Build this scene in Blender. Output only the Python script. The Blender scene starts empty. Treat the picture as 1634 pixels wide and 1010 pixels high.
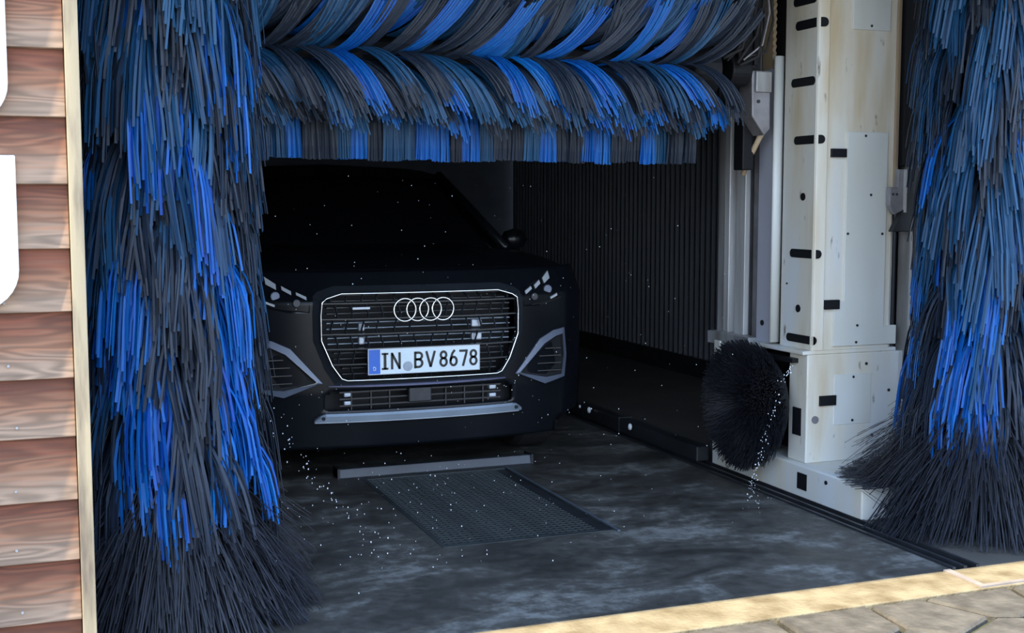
import bpy, math, random
import numpy as np
from mathutils import Vector, Matrix

R = math.radians
S = bpy.context.scene
COL = S.collection
rnd = random.Random(7)

# ------------------------------------------------------------------ camera, world, sun, exposure
cam = bpy.data.objects.new('camera', bpy.data.cameras.new('camera'))
COL.objects.link(cam)
cam.location = (0, 0, 1.3)
cam.rotation_euler = (R(90 - 5.3), 0, R(-21))
cam.data.sensor_width = 36
cam.data.lens = 36 * 1985 / 1634
cam.data.clip_start = 0.05
S.camera = cam

w = bpy.data.worlds.new('sky'); S.world = w; w.use_nodes = True
nt = w.node_tree; nt.nodes.clear()
tc = nt.nodes.new('ShaderNodeTexCoord'); sx = nt.nodes.new('ShaderNodeSeparateXYZ')
rp = nt.nodes.new('ShaderNodeValToRGB'); bg = nt.nodes.new('ShaderNodeBackground'); wo = nt.nodes.new('ShaderNodeOutputWorld')
rp.color_ramp.elements[0].position = 0.0; rp.color_ramp.elements[0].color = (0.80, 0.90, 1.0, 1)
rp.color_ramp.elements[1].position = 0.7; rp.color_ramp.elements[1].color = (0.42, 0.62, 1.0, 1)
bg.inputs['Strength'].default_value = 3.3
nt.links.new(tc.outputs['Generated'], sx.inputs[0]); nt.links.new(sx.outputs['Z'], rp.inputs[0])
nt.links.new(rp.outputs[0], bg.inputs[0]); nt.links.new(bg.outputs[0], wo.inputs[0])

sun = bpy.data.objects.new('sun', bpy.data.lights.new('sun', 'SUN'))
COL.objects.link(sun)
sun.data.energy = 9.0
sun.data.color = (1.0, 0.86, 0.62)
sun.data.angle = R(0.6)
sun.rotation_euler = Vector((0.7, 0.22, -1.0)).to_track_quat('-Z', 'Y').to_euler()
sun.location = (-5, -2, 9)

S.view_settings.view_transform = 'Standard'
S.view_settings.look = 'None'
S.view_settings.gamma = 1
S.view_settings.use_curve_mapping = False
S.view_settings.exposure = 0.32

# ------------------------------------------------------------------ materials
MATS = {}
def mat(name, c1, c2=None, rough=0.5, metal=0.0, scale=5.0, stretch=(1, 1, 1), rough2=None, bump=0.0, detail=6.0,
        lo=0.35, hi=0.65, coord='Object', spec=0.5, coat=0.0, bscale=None):
    m = bpy.data.materials.new(name); m.use_nodes = True
    n = m.node_tree; b = n.nodes['Principled BSDF']
    b.inputs['Metallic'].default_value = metal; b.inputs['Roughness'].default_value = rough
    b.inputs['Specular IOR Level'].default_value = spec; b.inputs['Coat Weight'].default_value = coat
    b.inputs['Base Color'].default_value = (*c1, 1)
    c2 = c2 or tuple(v * 0.82 for v in c1)
    t = n.nodes.new('ShaderNodeTexCoord'); mp = n.nodes.new('ShaderNodeMapping'); mp.inputs['Scale'].default_value = stretch
    no = n.nodes.new('ShaderNodeTexNoise'); no.inputs['Scale'].default_value = scale; no.inputs['Detail'].default_value = detail
    ra = n.nodes.new('ShaderNodeValToRGB')
    ra.color_ramp.elements[0].position = lo; ra.color_ramp.elements[0].color = (*c1, 1)
    ra.color_ramp.elements[1].position = hi; ra.color_ramp.elements[1].color = (*c2, 1)
    n.links.new(t.outputs[coord], mp.inputs[0]); n.links.new(mp.outputs[0], no.inputs['Vector'])
    n.links.new(no.outputs['Fac'], ra.inputs[0]); n.links.new(ra.outputs[0], b.inputs['Base Color'])
    if rough2 is not None:
        mr = n.nodes.new('ShaderNodeMapRange'); mr.inputs['From Min'].default_value = lo; mr.inputs['From Max'].default_value = hi
        mr.inputs['To Min'].default_value = rough; mr.inputs['To Max'].default_value = rough2
        n.links.new(no.outputs['Fac'], mr.inputs['Value']); n.links.new(mr.outputs[0], b.inputs['Roughness'])
    if bump:
        bu = n.nodes.new('ShaderNodeBump'); bu.inputs['Strength'].default_value = bump; bu.inputs['Distance'].default_value = 0.01
        src = no
        if bscale:
            src = n.nodes.new('ShaderNodeTexNoise'); src.inputs['Scale'].default_value = bscale; src.inputs['Detail'].default_value = 5
            n.links.new(mp.outputs[0], src.inputs['Vector'])
        n.links.new(src.outputs['Fac'], bu.inputs['Height']); n.links.new(bu.outputs[0], b.inputs['Normal'])
    MATS[name] = m
    return m

def bristle_mat(name, c, c2, rough=0.46, spec=0.28):
    """plastic strip: each strip and each tuft a slightly different dye"""
    m = bpy.data.materials.new(name); m.use_nodes = True
    n = m.node_tree; b = n.nodes['Principled BSDF']
    b.inputs['Roughness'].default_value = rough; b.inputs['Specular IOR Level'].default_value = spec
    at = n.nodes.new('ShaderNodeAttribute'); at.attribute_name = 'dye'
    oi = n.nodes.new('ShaderNodeObjectInfo')
    ad = n.nodes.new('ShaderNodeMath'); ad.operation = 'ADD'
    hl = n.nodes.new('ShaderNodeMath'); hl.operation = 'MULTIPLY'; hl.inputs[1].default_value = 1.0
    mx = n.nodes.new('ShaderNodeMix'); mx.data_type = 'RGBA'
    mx.inputs['A'].default_value = (*c, 1); mx.inputs['B'].default_value = (*c2, 1)
    w1 = n.nodes.new('ShaderNodeMath'); w1.operation = 'MULTIPLY'; w1.inputs[1].default_value = 0.68
    w2 = n.nodes.new('ShaderNodeMath'); w2.operation = 'MULTIPLY'; w2.inputs[1].default_value = 0.32
    n.links.new(at.outputs['Fac'], w1.inputs[0]); n.links.new(oi.outputs['Random'], w2.inputs[0])
    n.links.new(w1.outputs[0], ad.inputs[0]); n.links.new(w2.outputs[0], ad.inputs[1])
    n.links.new(ad.outputs[0], hl.inputs[0]); n.links.new(hl.outputs[0], mx.inputs['Factor'])
    n.links.new(mx.outputs['Result'], b.inputs['Base Color'])
    MATS[name] = m
    return m

M_BLUE = bristle_mat('blue_strip', (0.004, 0.130, 0.42), (0.002, 0.045, 0.30))
M_MID = bristle_mat('steel_blue_strip', (0.014, 0.080, 0.18), (0.005, 0.028, 0.08))
M_SLATE = bristle_mat('slate_strip', (0.024, 0.038, 0.066), (0.005, 0.009, 0.018))
M_BLACK = bristle_mat('black_bristle', (0.012, 0.014, 0.020), (0.028, 0.032, 0.044), rough=0.5)
M_BLACKFINE = bristle_mat('fine_black_bristle', (0.006, 0.007, 0.011), (0.014, 0.016, 0.024), rough=0.6, spec=0.3)

PLASTIC = mat('black_plastic', (0.008, 0.009, 0.012), rough=0.55, spec=0.25)
RUBBER = mat('rubber', (0.013, 0.013, 0.015), rough=0.75)
PAINT = mat('black_paint', (0.0045, 0.0058, 0.0085), rough=0.25, spec=0.3)
CHROME = mat('chrome', (0.80, 0.84, 0.88), rough=0.16, metal=1.0)
SATIN = mat('satin_silver', (0.42, 0.47, 0.54), rough=0.38, metal=0.55)
SATIN2 = mat('dark_silver', (0.17, 0.215, 0.27), (0.13, 0.165, 0.21), rough=0.42, metal=0.5)
GRILLE = mat('grille_gloss', (0.020, 0.024, 0.030), rough=0.25)
FRAMEGREY = mat('frame_grey', (0.13, 0.16, 0.22), (0.10, 0.12, 0.17), rough=0.4, metal=0.3)
SLATEBAR = mat('slate_bar', (0.085, 0.10, 0.13), (0.06, 0.07, 0.09), rough=0.5)
DARKGLASS = mat('dark_glass', (0.004, 0.005, 0.007), rough=0.05)
LENS = mat('lamp_reflector', (0.25, 0.28, 0.32), rough=0.2, metal=0.8)
LED = mat('lamp_strip', (0.42, 0.46, 0.50), rough=0.3)
WHITEPLATE = mat('plate_white', (0.66, 0.78, 0.86), (0.62, 0.74, 0.82), rough=0.35)
PLATEBLUE = mat('plate_blue', (0.02, 0.14, 0.62), rough=0.35)
INK = mat('plate_ink', (0.006, 0.008, 0.010), rough=0.5)
SEAL = mat('plate_seal', (0.28, 0.34, 0.42), (0.36, 0.42, 0.5), rough=0.5, scale=60)
STEEL = mat('worn_steel', (0.48, 0.50, 0.52), (0.22, 0.21, 0.20), rough=0.42, metal=0.3, scale=9, stretch=(1, 1, 0.15))
ALU = mat('aluminium', (0.70, 0.72, 0.74), (0.42, 0.42, 0.42), rough=0.42, metal=0.25, scale=14, stretch=(1, 1, 0.08))
DARKSTEEL = mat('dark_steel', (0.045, 0.05, 0.058), (0.028, 0.03, 0.034), rough=0.45, metal=0.4, scale=12)
GREYMETAL = mat('grey_metal', (0.30, 0.30, 0.32), (0.20, 0.19, 0.20), rough=0.45, metal=0.3, scale=10)
PANELGREY = mat('lavender_panel', (0.52, 0.55, 0.66), (0.42, 0.44, 0.52), rough=0.45, scale=3, stretch=(1, 1, 0.2))
TAN = mat('tan_strip', (0.42, 0.32, 0.20), (0.30, 0.23, 0.16), rough=0.6, scale=6, stretch=(1, 1, 0.3))
WHITE = mat('letter_white', (0.86, 0.90, 0.93), (0.84, 0.88, 0.91), rough=0.4)
DROP = mat('water_drop', (0.80, 0.86, 0.92), rough=0.1)  # sun glint of clear drops put into a plain white
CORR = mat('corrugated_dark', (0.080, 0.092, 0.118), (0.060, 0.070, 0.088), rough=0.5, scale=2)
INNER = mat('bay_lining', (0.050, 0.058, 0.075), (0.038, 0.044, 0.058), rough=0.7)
SIDEFLOOR = mat('side_floor', (0.095, 0.086, 0.075), (0.06, 0.057, 0.052), rough=0.6, scale=2.5)
RAIL = mat('floor_rail', (0.030, 0.034, 0.042), (0.018, 0.018, 0.02), rough=0.4, scale=5, metal=0.2)
GRATE = mat('grate_iron', (0.050, 0.062, 0.066), (0.030, 0.037, 0.041), rough=0.42, metal=0.3, scale=8)
STEELEDGE = mat('edge_angle', (0.32, 0.28, 0.25), (0.22, 0.19, 0.165), rough=0.6, scale=12)
BATTEN = mat('weathered_batten', (0.38, 0.31, 0.20), (0.13, 0.10, 0.075), rough=0.8, scale=2.2, stretch=(12, 12, 1.6), lo=0.45, hi=0.72, bump=0.3, detail=9)
SPRAY = MATS['water_drop']

def cream_mat():
    """off-white painted steel with long ochre run-down stains"""
    m = bpy.data.materials.new('cream_housing'); m.use_nodes = True
    n = m.node_tree; b = n.nodes['Principled BSDF']; b.inputs['Roughness'].default_value = 0.42
    t = n.nodes.new('ShaderNodeNewGeometry'); mp = n.nodes.new('ShaderNodeMapping'); mp.inputs['Scale'].default_value = (1, 1, 0.16)
    no = n.nodes.new('ShaderNodeTexNoise'); no.inputs['Scale'].default_value = 7.0; no.inputs['Detail'].default_value = 5
    ra = n.nodes.new('ShaderNodeValToRGB'); e = ra.color_ramp.elements
    e[0].position = 0.36; e[0].color = (0.66, 0.70, 0.72, 1)
    e[1].position = 0.78; e[1].color = (0.56, 0.46, 0.30, 1)
    x = e.new(0.57); x.color = (0.68, 0.66, 0.58, 1)
    # more ochre towards the top of the machine, which no brush washes
    se = n.nodes.new('ShaderNodeSeparateXYZ'); mr = n.nodes.new('ShaderNodeMapRange')
    mr.inputs['From Min'].default_value = 1.0; mr.inputs['From Max'].default_value = 2.1
    mr.inputs['To Min'].default_value = -0.03; mr.inputs['To Max'].default_value = 0.19
    ad = n.nodes.new('ShaderNodeMath'); ad.operation = 'ADD'
    n2 = n.nodes.new('ShaderNodeTexNoise'); n2.inputs['Scale'].default_value = 26; n2.inputs['Detail'].default_value = 8
    mp2 = n.nodes.new('ShaderNodeMapping'); mp2.inputs['Scale'].default_value = (1, 1, 0.35)
    r2 = n.nodes.new('ShaderNodeMapRange'); r2.inputs['From Min'].default_value = 0.66; r2.inputs['From Max'].default_value = 0.78
    mx = n.nodes.new('ShaderNodeMix'); mx.data_type = 'RGBA'; mx.inputs['B'].default_value = (0.16, 0.13, 0.10, 1)
    n.links.new(t.outputs['Position'], mp.inputs[0]); n.links.new(mp.outputs[0], no.inputs['Vector'])
    n.links.new(t.outputs['Position'], se.inputs[0]); n.links.new(se.outputs['Z'], mr.inputs['Value'])
    n.links.new(no.outputs['Fac'], ad.inputs[0]); n.links.new(mr.outputs[0], ad.inputs[1]); n.links.new(ad.outputs[0], ra.inputs[0])
    n.links.new(t.outputs['Position'], mp2.inputs[0]); n.links.new(mp2.outputs[0], n2.inputs['Vector'])
    n.links.new(n2.outputs['Fac'], r2.inputs['Value']); n.links.new(r2.outputs[0], mx.inputs['Factor'])
    n.links.new(ra.outputs[0], mx.inputs['A']); n.links.new(mx.outputs['Result'], b.inputs['Base Color'])
    return m
CREAM = cream_mat()
COVER = mat('cover_plate', (0.66, 0.70, 0.70), (0.60, 0.61, 0.56), rough=0.4, scale=3, stretch=(1, 1, 0.3))

def plank_mat():
    """larch board: red heartwood kept under the lap, silvered on the lower half, long grain with ring figures"""
    m = bpy.data.materials.new('larch_board'); m.use_nodes = True
    n = m.node_tree; b = n.nodes['Principled BSDF']; b.inputs['Roughness'].default_value = 0.75
    t = n.nodes.new('ShaderNodeTexCoord'); oi = n.nodes.new('ShaderNodeObjectInfo')
    se = n.nodes.new('ShaderNodeSeparateXYZ')
    off = n.nodes.new('ShaderNodeVectorMath'); off.operation = 'MULTIPLY_ADD'
    off.inputs[1].default_value = (1, 1, 1)
    sc = n.nodes.new('ShaderNodeVectorMath'); sc.operation = 'SCALE'; sc.inputs['Scale'].default_value = 9.0
    cb = n.nodes.new('ShaderNodeCombineXYZ')
    for k in range(3): n.links.new(oi.outputs['Random'], cb.inputs[k])
    n.links.new(cb.outputs[0], sc.inputs[0]); n.links.new(t.outputs['Object'], off.inputs[0]); n.links.new(sc.outputs[0], off.inputs[2])
    mp = n.nodes.new('ShaderNodeMapping'); mp.inputs['Scale'].default_value = (0.9, 3, 7)
    no = n.nodes.new('ShaderNodeTexNoise'); no.inputs['Scale'].default_value = 2.2; no.inputs['Detail'].default_value = 2
    rings = n.nodes.new('ShaderNodeMath'); rings.operation = 'MULTIPLY'; rings.inputs[1].default_value = 60.0
    sn = n.nodes.new('ShaderNodeMath'); sn.operation = 'SINE'
    fi = n.nodes.new('ShaderNodeTexNoise'); fi.inputs['Scale'].default_value = 14; fi.inputs['Detail'].default_value = 6
    mp2 = n.nodes.new('ShaderNodeMapping'); mp2.inputs['Scale'].default_value = (0.35, 1, 9)
    ra = n.nodes.new('ShaderNodeValToRGB'); e = ra.color_ramp.elements
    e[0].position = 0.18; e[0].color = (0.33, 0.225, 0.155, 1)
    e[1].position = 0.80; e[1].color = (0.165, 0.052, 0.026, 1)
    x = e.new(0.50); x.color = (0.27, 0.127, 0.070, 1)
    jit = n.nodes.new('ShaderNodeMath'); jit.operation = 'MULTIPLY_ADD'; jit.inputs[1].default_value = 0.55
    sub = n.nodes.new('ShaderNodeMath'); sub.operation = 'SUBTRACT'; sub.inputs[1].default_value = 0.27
    mx = n.nodes.new('ShaderNodeMix'); mx.data_type = 'RGBA'; mx.blend_type = 'MULTIPLY'; mx.inputs['Factor'].default_value = 1.0
    gr = n.nodes.new('ShaderNodeMapRange'); gr.inputs['From Min'].default_value = -1; gr.inputs['From Max'].default_value = 1
    gr.inputs['To Min'].default_value = 0.66; gr.inputs['To Max'].default_value = 1.08
    g2 = n.nodes.new('ShaderNodeMapRange'); g2.inputs['From Min'].default_value = 0.3; g2.inputs['From Max'].default_value = 0.7
    g2.inputs['To Min'].default_value = 0.78; g2.inputs['To Max'].default_value = 1.12
    mu = n.nodes.new('ShaderNodeMath'); mu.operation = 'MULTIPLY'
    L = n.links.new
    L(t.outputs['Generated'], se.inputs[0]); L(off.outputs[0], mp.inputs[0]); L(mp.outputs[0], no.inputs['Vector'])
    L(no.outputs['Fac'], rings.inputs[0]); L(rings.outputs[0], sn.inputs[0]); L(sn.outputs[0], gr.inputs['Value'])
    L(off.outputs[0], mp2.inputs[0]); L(mp2.outputs[0], fi.inputs['Vector']); L(fi.outputs['Fac'], g2.inputs['Value'])
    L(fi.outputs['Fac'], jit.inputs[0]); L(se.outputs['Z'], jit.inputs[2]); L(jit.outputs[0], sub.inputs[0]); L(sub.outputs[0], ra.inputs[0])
    L(gr.outputs[0], mu.inputs[0]); L(g2.outputs[0], mu.inputs[1])
    L(ra.outputs[0], mx.inputs['A']); L(mu.outputs[0], mx.inputs['B']); L(mx.outputs['Result'], b.inputs['Base Color'])
    return m
PLANK = plank_mat()

def floor_mat():
    m = bpy.data.materials.new('wet_concrete'); m.use_nodes = True
    n = m.node_tree; b = n.nodes['Principled BSDF']
    t = n.nodes.new('ShaderNodeTexCoord'); mp = n.nodes.new('ShaderNodeMapping'); mp.inputs['Scale'].default_value = (0.9, 1.5, 1)
    a = n.nodes.new('ShaderNodeTexNoise'); a.inputs['Scale'].default_value = 2.3; a.inputs['Detail'].default_value = 9; a.inputs['Roughness'].default_value = 0.62
    a.inputs['Distortion'].default_value = 0.6
    c = n.nodes.new('ShaderNodeTexNoise'); c.inputs['Scale'].default_value = 16; c.inputs['Detail'].default_value = 12; c.inputs['Roughness'].default_value = 0.7
    ra = n.nodes.new('ShaderNodeValToRGB'); e = ra.color_ramp.elements
    e[0].position = 0.36; e[0].color = (0.034, 0.032, 0.029, 1)
    e[1].position = 0.72; e[1].color = (0.19, 0.195, 0.185, 1)
    x = e.new(0.54); x.color = (0.070, 0.068, 0.062, 1)
    ad = n.nodes.new('ShaderNodeMath'); ad.operation = 'MULTIPLY_ADD'; ad.inputs[1].default_value = 0.7
    sb = n.nodes.new('ShaderNodeMath'); sb.operation = 'SUBTRACT'; sb.inputs[1].default_value = 0.35
    rr = n.nodes.new('ShaderNodeMapRange'); rr.inputs['From Min'].default_value = 0.35; rr.inputs['From Max'].default_value = 0.65
    rr.inputs['To Min'].default_value = 0.36; rr.inputs['To Max'].default_value = 0.7
    bu = n.nodes.new('ShaderNodeBump'); bu.inputs['Strength'].default_value = 0.35; bu.inputs['Distance'].default_value = 0.006
    L = n.links.new
    L(t.outputs['Object'], mp.inputs[0]); L(mp.outputs[0], a.inputs['Vector']); L(t.outputs['Object'], c.inputs['Vector'])
    L(c.outputs['Fac'], ad.inputs[0]); L(a.outputs['Fac'], ad.inputs[2]); L(ad.outputs[0], sb.inputs[0]); L(sb.outputs[0], ra.inputs[0])
    L(ra.outputs[0], b.inputs['Base Color']); L(a.outputs['Fac'], rr.inputs['Value']); L(rr.outputs[0], b.inputs['Roughness'])
    L(c.outputs['Fac'], bu.inputs['Height']); L(bu.outputs[0], b.inputs['Normal'])
    return m
WET = floor_mat()
SILL = mat('sandy_concrete', (0.30, 0.25, 0.155), (0.15, 0.11, 0.055), rough=0.85, scale=9, lo=0.36, hi=0.70, bump=0.5, bscale=60, detail=12)
STONE = mat('paving_stone', (0.13, 0.117, 0.095), (0.065, 0.058, 0.047), rough=0.9, scale=12, bump=0.8, bscale=40, detail=10)
JOINT = mat('mossy_joint', (0.07, 0.072, 0.035), (0.035, 0.035, 0.02), rough=0.95, scale=14)
YARD = mat('yard_paving', (0.25, 0.23, 0.20), (0.19, 0.175, 0.15), rough=0.9, scale=3)

# ------------------------------------------------------------------ mesh helpers
class MB:
    def __init__(self): self.v = []; self.f = []; self.d = []
    def add(self, vs, fs, dye=0.5):
        k = len(self.v); self.v += [tuple(p) for p in vs]; self.f += [tuple(i + k for i in q) for q in fs]; self.d += [dye] * len(vs)
    def box(self, x0, x1, y0, y1, z0, z1):
        vs = [(x, y, z) for z in (z0, z1) for y in (y0, y1) for x in (x0, x1)]
        self.add(vs, [(0, 2, 3, 1), (4, 5, 7, 6), (0, 1, 5, 4), (2, 6, 7, 3), (0, 4, 6, 2), (1, 3, 7, 5)])
        return self
    def prism(self, pts, axis, a, b):
        """polygon pts (2-D) extruded along axis from a to b; for 'y' pts are (x,z), 'x': (y,z), 'z': (x,y)"""
        def p3(p, t):
            return {'y': (p[0], t, p[1]), 'x': (t, p[0], p[1]), 'z': (p[0], p[1], t)}[axis]
        n = len(pts)
        vs = [p3(p, a) for p in pts] + [p3(p, b) for p in pts]
        fs = [tuple(range(n)), tuple(range(2 * n - 1, n - 1, -1))] + [(i, i + n, (i + 1) % n + n, (i + 1) % n) for i in range(n)]
        self.add(vs, fs); return self
    def ring(self, outer, inner, axis, a, b):
        """frame between two polygons of equal count"""
        def p3(p, t):
            return {'y': (p[0], t, p[1]), 'x': (t, p[0], p[1]), 'z': (p[0], p[1], t)}[axis]
        n = len(outer)
        vs = [p3(p, a) for p in outer] + [p3(p, a) for p in inner] + [p3(p, b) for p in outer] + [p3(p, b) for p in inner]
        fs = []
        for i in range(n):
            j = (i + 1) % n
            fs += [(i, j, n + j, n + i), (2*n+i, 3*n+i, 3*n+j, 2*n+j), (i, 2*n+i, 2*n+j, j), (n+i, n+j, 3*n+j, 3*n+i)]
        self.add(vs, fs); return self
    def cyl(self, c, r, h, axis='z', n=20, r2=None):
        r2 = r if r2 is None else r2
        vs = []
        for t, rr in ((0, r), (h, r2)):
            for k in range(n):
                a = 2 * math.pi * k / n; p, q = rr * math.cos(a), rr * math.sin(a)
                o = {'z': (p, q, t), 'y': (p, t, q), 'x': (t, p, q)}[axis]
                vs.append((c[0] + o[0], c[1] + o[1], c[2] + o[2]))
        fs = [tuple(range(n)), tuple(range(2 * n - 1, n - 1, -1))] + [(i, i + n, (i + 1) % n + n, (i + 1) % n) for i in range(n)]
        self.add(vs, fs); return self
    def tube(self, pts, r, n=8, closed=False, flat=1.0):
        P = [Vector(p) for p in pts]; m = len(P); vs = []; fs = []
        for i in range(m):
            if closed: d = P[(i + 1) % m] - P[i - 1]
            else: d = P[min(i + 1, m - 1)] - P[max(i - 1, 0)]
            d.normalize(); up = Vector((0, 1, 0)) if abs(d.y) < 0.9 else Vector((0, 0, 1))
            s = d.cross(up).normalized(); u = s.cross(d).normalized()
            rr = r[i] if isinstance(r, (list, tuple)) else r
            for k in range(n):
                a = 2 * math.pi * k / n
                vs.append(P[i] + s * (rr * math.cos(a)) + u * (rr * flat * math.sin(a)))
        for i in range(m if closed else m - 1):
            j = (i + 1) % m
            for k in range(n):
                l = (k + 1) % n; fs.append((i * n + k, i * n + l, j * n + l, j * n + k))
        if not closed: fs += [tuple(range(n - 1, -1, -1)), tuple((m - 1) * n + k for k in range(n))]
        self.add(vs, fs); return self
    def strip(self, P, wdir, wd, th, dye):
        """flat plastic strip with real thickness along the points P; wdir = width direction"""
        m = len(P); vs = []; W = Vector(wdir).normalized()
        for i in range(m):
            d = (P[min(i + 1, m - 1)] - P[max(i - 1, 0)]).normalized()
            nn = d.cross(W).normalized(); ww = nn.cross(d).normalized()
            a = ww * (wd * 0.5); b = nn * (th * 0.5)
            vs += [P[i] - a - b, P[i] + a - b, P[i] + a + b, P[i] - a + b]
        fs = []
        for i in range(m - 1):
            for k in range(4):
                l = (k + 1) % 4; fs.append((i * 4 + k, i * 4 + l, i * 4 + 4 + l, i * 4 + 4 + k))
        fs.append(((m - 1) * 4, (m - 1) * 4 + 1, (m - 1) * 4 + 2, (m - 1) * 4 + 3))
        self.add(vs, fs, dye); return self
    def ball(self, c, r, sz=1.0):
        n, k = 6, 4; vs = [(c[0], c[1], c[2] - r * sz)]; fs = []
        for i in range(1, k):
            a = math.pi * i / k
            for j in range(n):
                b = 2 * math.pi * j / n
                vs.append((c[0] + r * math.sin(a) * math.cos(b), c[1] + r * math.sin(a) * math.sin(b), c[2] - r * sz * math.cos(a)))
        vs.append((c[0], c[1], c[2] + r * sz)); e = len(vs) - 1
        for j in range(n):
            fs.append((0, 1 + (j + 1) % n, 1 + j)); fs.append((e, e - n + j, e - n + (j + 1) % n))
            for i in range(k - 2):
                p = 1 + i * n; fs.append((p + j, p + (j + 1) % n, p + n + (j + 1) % n, p + n + j))
        self.add(vs, fs); return self
    def mesh(self, name, m, smooth=False, fix=True):
        me = bpy.data.meshes.new(name); me.from_pydata([tuple(p) for p in self.v], [], self.f)
        me.materials.append(m)
        if len(set(self.d)) > 1:
            a = me.attributes.new('dye', 'FLOAT', 'POINT'); a.data.foreach_set('value', self.d)
        if fix:
            import bmesh
            bm = bmesh.new(); bm.from_mesh(me); bmesh.ops.recalc_face_normals(bm, faces=bm.faces); bm.to_mesh(me); bm.free()
        if smooth: me.polygons.foreach_set('use_smooth', [True] * len(me.polygons))
        me.update(); return me
    def build(self, name, m, parent=None, bevel=0.0, smooth=False, fix=True, seg=2):
        o = bpy.data.objects.new(name, self.mesh(name, m, smooth, fix)); COL.objects.link(o)
        if parent: o.parent = parent
        if bevel:
            b = o.modifiers.new('bevel', 'BEVEL'); b.width = bevel; b.segments = seg; b.limit_method = 'ANGLE'; b.angle_limit = R(35)
        return o

def tag(o, label=None, cat=None, group=None, kind=None):
    if label: o['label'] = label
    if cat: o['category'] = cat
    if group: o['group'] = group
    if kind: o['kind'] = kind
    return o
def empty(name, loc=(0, 0, 0), rz=0.0):
    o = bpy.data.objects.new(name, None); COL.objects.link(o); o.location = loc; o.rotation_euler = (0, 0, rz); o.empty_display_size = 0.1
    return o
def box(name, m, parent, *b, bevel=0.0):
    return MB().box(*b).build(name, m, parent, bevel)

# ================================================================== THE SETTING
fl = MB()
GX0, GX1, GY0, GY1 = 1.40, 2.125, 4.37, 5.62
fl.box(-1.0, GX0, 3.46, 12, -0.15, 0); fl.box(GX1, 3.0, 3.46, 12, -0.15, 0)
fl.box(GX0, GX1, 3.46, GY0, -0.15, 0); fl.box(GX0, GX1, GY1, 12, -0.15, 0); fl.box(GX0, GX1, GY0, GY1, -0.15, -0.12)
tag(fl.build('floor', WET), 'dark wet concrete floor of the wash bay', kind='structure')
tag(box('floor_side', SIDEFLOOR, None, 3.12, 4.6, 3.46, 12, -0.15, 0), 'dry brownish floor strip behind the rail at the right wall', kind='structure')
tag(box('floor_sill', SILL, None, -1.5, 5.2, 3.25, 3.46, -0.15, 0.0, bevel=0.004), 'sunlit sandy concrete strip across the bay entrance', kind='structure')
tr = empty('trim_1', (3.0, 4.5, 0)); tag(tr, 'dark guide channel in the floor beside the white plinth', kind='structure')
box('channel_base', RAIL, tr, 0.0, 0.12, -1.04, 7.5, -0.14, -0.012)
for a in (0.0, 0.05, 0.105):
    box('channel_rib', DARKSTEEL, tr, a, a + 0.014, -1.04, 7.5, -0.012, 0.008)
tr2 = tag(MB().prism([(2.945, 3.255), (5.2, 3.255), (5.2, 3.275), (2.972, 3.275), (2.985, 3.455), (2.955, 3.455)], 'z', 0.0, 0.006).build('trim_2', STEELEDGE),
          'pale steel edge angle let into the concrete strip at the corner', kind='structure')

# paving stones outside, irregular slabs with open joints
pave = empty('pavement', (0, 0, 0)); tag(pave, 'grey flagstone pavement in front of the bay', kind='structure')
MB().box(-9, 11, -14, 3.25, -0.2, -0.022).build('joint_bed', JOINT, pave)
MB().box(-9, 11, -14, 1.0, -0.1, -0.002).build('far_paving', YARD, pave)
def clip(poly, p, nrm):
    out = []
    for i in range(len(poly)):
        a, b = poly[i], poly[(i + 1) % len(poly)]
        da = (a[0] - p[0]) * nrm[0] + (a[1] - p[1]) * nrm[1]; db = (b[0] - p[0]) * nrm[0] + (b[1] - p[1]) * nrm[1]
        if da <= 0: out.append(a)
        if da * db < 0:
            t = da / (da - db); out.append((a[0] + (b[0] - a[0]) * t, a[1] + (b[1] - a[1]) * t))
    return out
seeds = []
pr = random.Random(12)
for j in range(9):
    for i in range(22):
        seeds.append((-0.7 + i * 0.30 + (j % 2) * 0.15 + pr.uniform(-.06, .06), 3.12 - j * 0.27 + pr.uniform(-.05, .05)))
for s in seeds:
    poly = [(s[0] - .6, s[1] - .6), (s[0] + .6, s[1] - .6), (s[0] + .6, s[1] + .6), (s[0] - .6, s[1] + .6)]
    for q in seeds:
        dx, dy = q[0] - s[0], q[1] - s[1]; d = math.hypot(dx, dy)
        if 0 < d < 1.0:
            poly = clip(poly, ((s[0] + q[0]) / 2 - dx / d * 0.011, (s[1] + q[1]) / 2 - dy / d * 0.011), (dx / d, dy / d))
    poly = clip(poly, (0, 3.240), (0, 1)); poly = clip(poly, (0, 1.01), (0, -1))
    if len(poly) < 3: continue
    h = pr.uniform(-0.006, 0.001)
    MB().prism(poly, 'z', -0.05, h).build('paving_stone', STONE, pave, bevel=0.008, seg=1)

# shell of the bay
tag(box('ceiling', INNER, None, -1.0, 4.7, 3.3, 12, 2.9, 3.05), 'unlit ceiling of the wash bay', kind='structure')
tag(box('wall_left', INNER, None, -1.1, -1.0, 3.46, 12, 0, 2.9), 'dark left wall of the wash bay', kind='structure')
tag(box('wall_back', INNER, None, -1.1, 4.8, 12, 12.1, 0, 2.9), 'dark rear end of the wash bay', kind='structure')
wr = empty('wall_right', (4.6, 3.46, 0)); tag(wr, 'dark corrugated metal wall along the right side of the bay', kind='structure')
sheet = MB()
prof = [(0, 0), (0.035, 0), (0.047, 0.022), (0.073, 0.022)]
pts = []
for k in range(12):
    pts += [(a + k * 0.085, b) for a, b in prof]
pts.append((12 * 0.085, 0))
n = len(pts); vs = [(-b, a, z) for z in (0.12, 2.9) for a, b in pts]
sheet.add(vs, [(i, i + 1, n + i + 1, n + i) for i in range(n - 1)])
sm = sheet.mesh('corrugated_sheet', CORR, fix=False)
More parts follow.
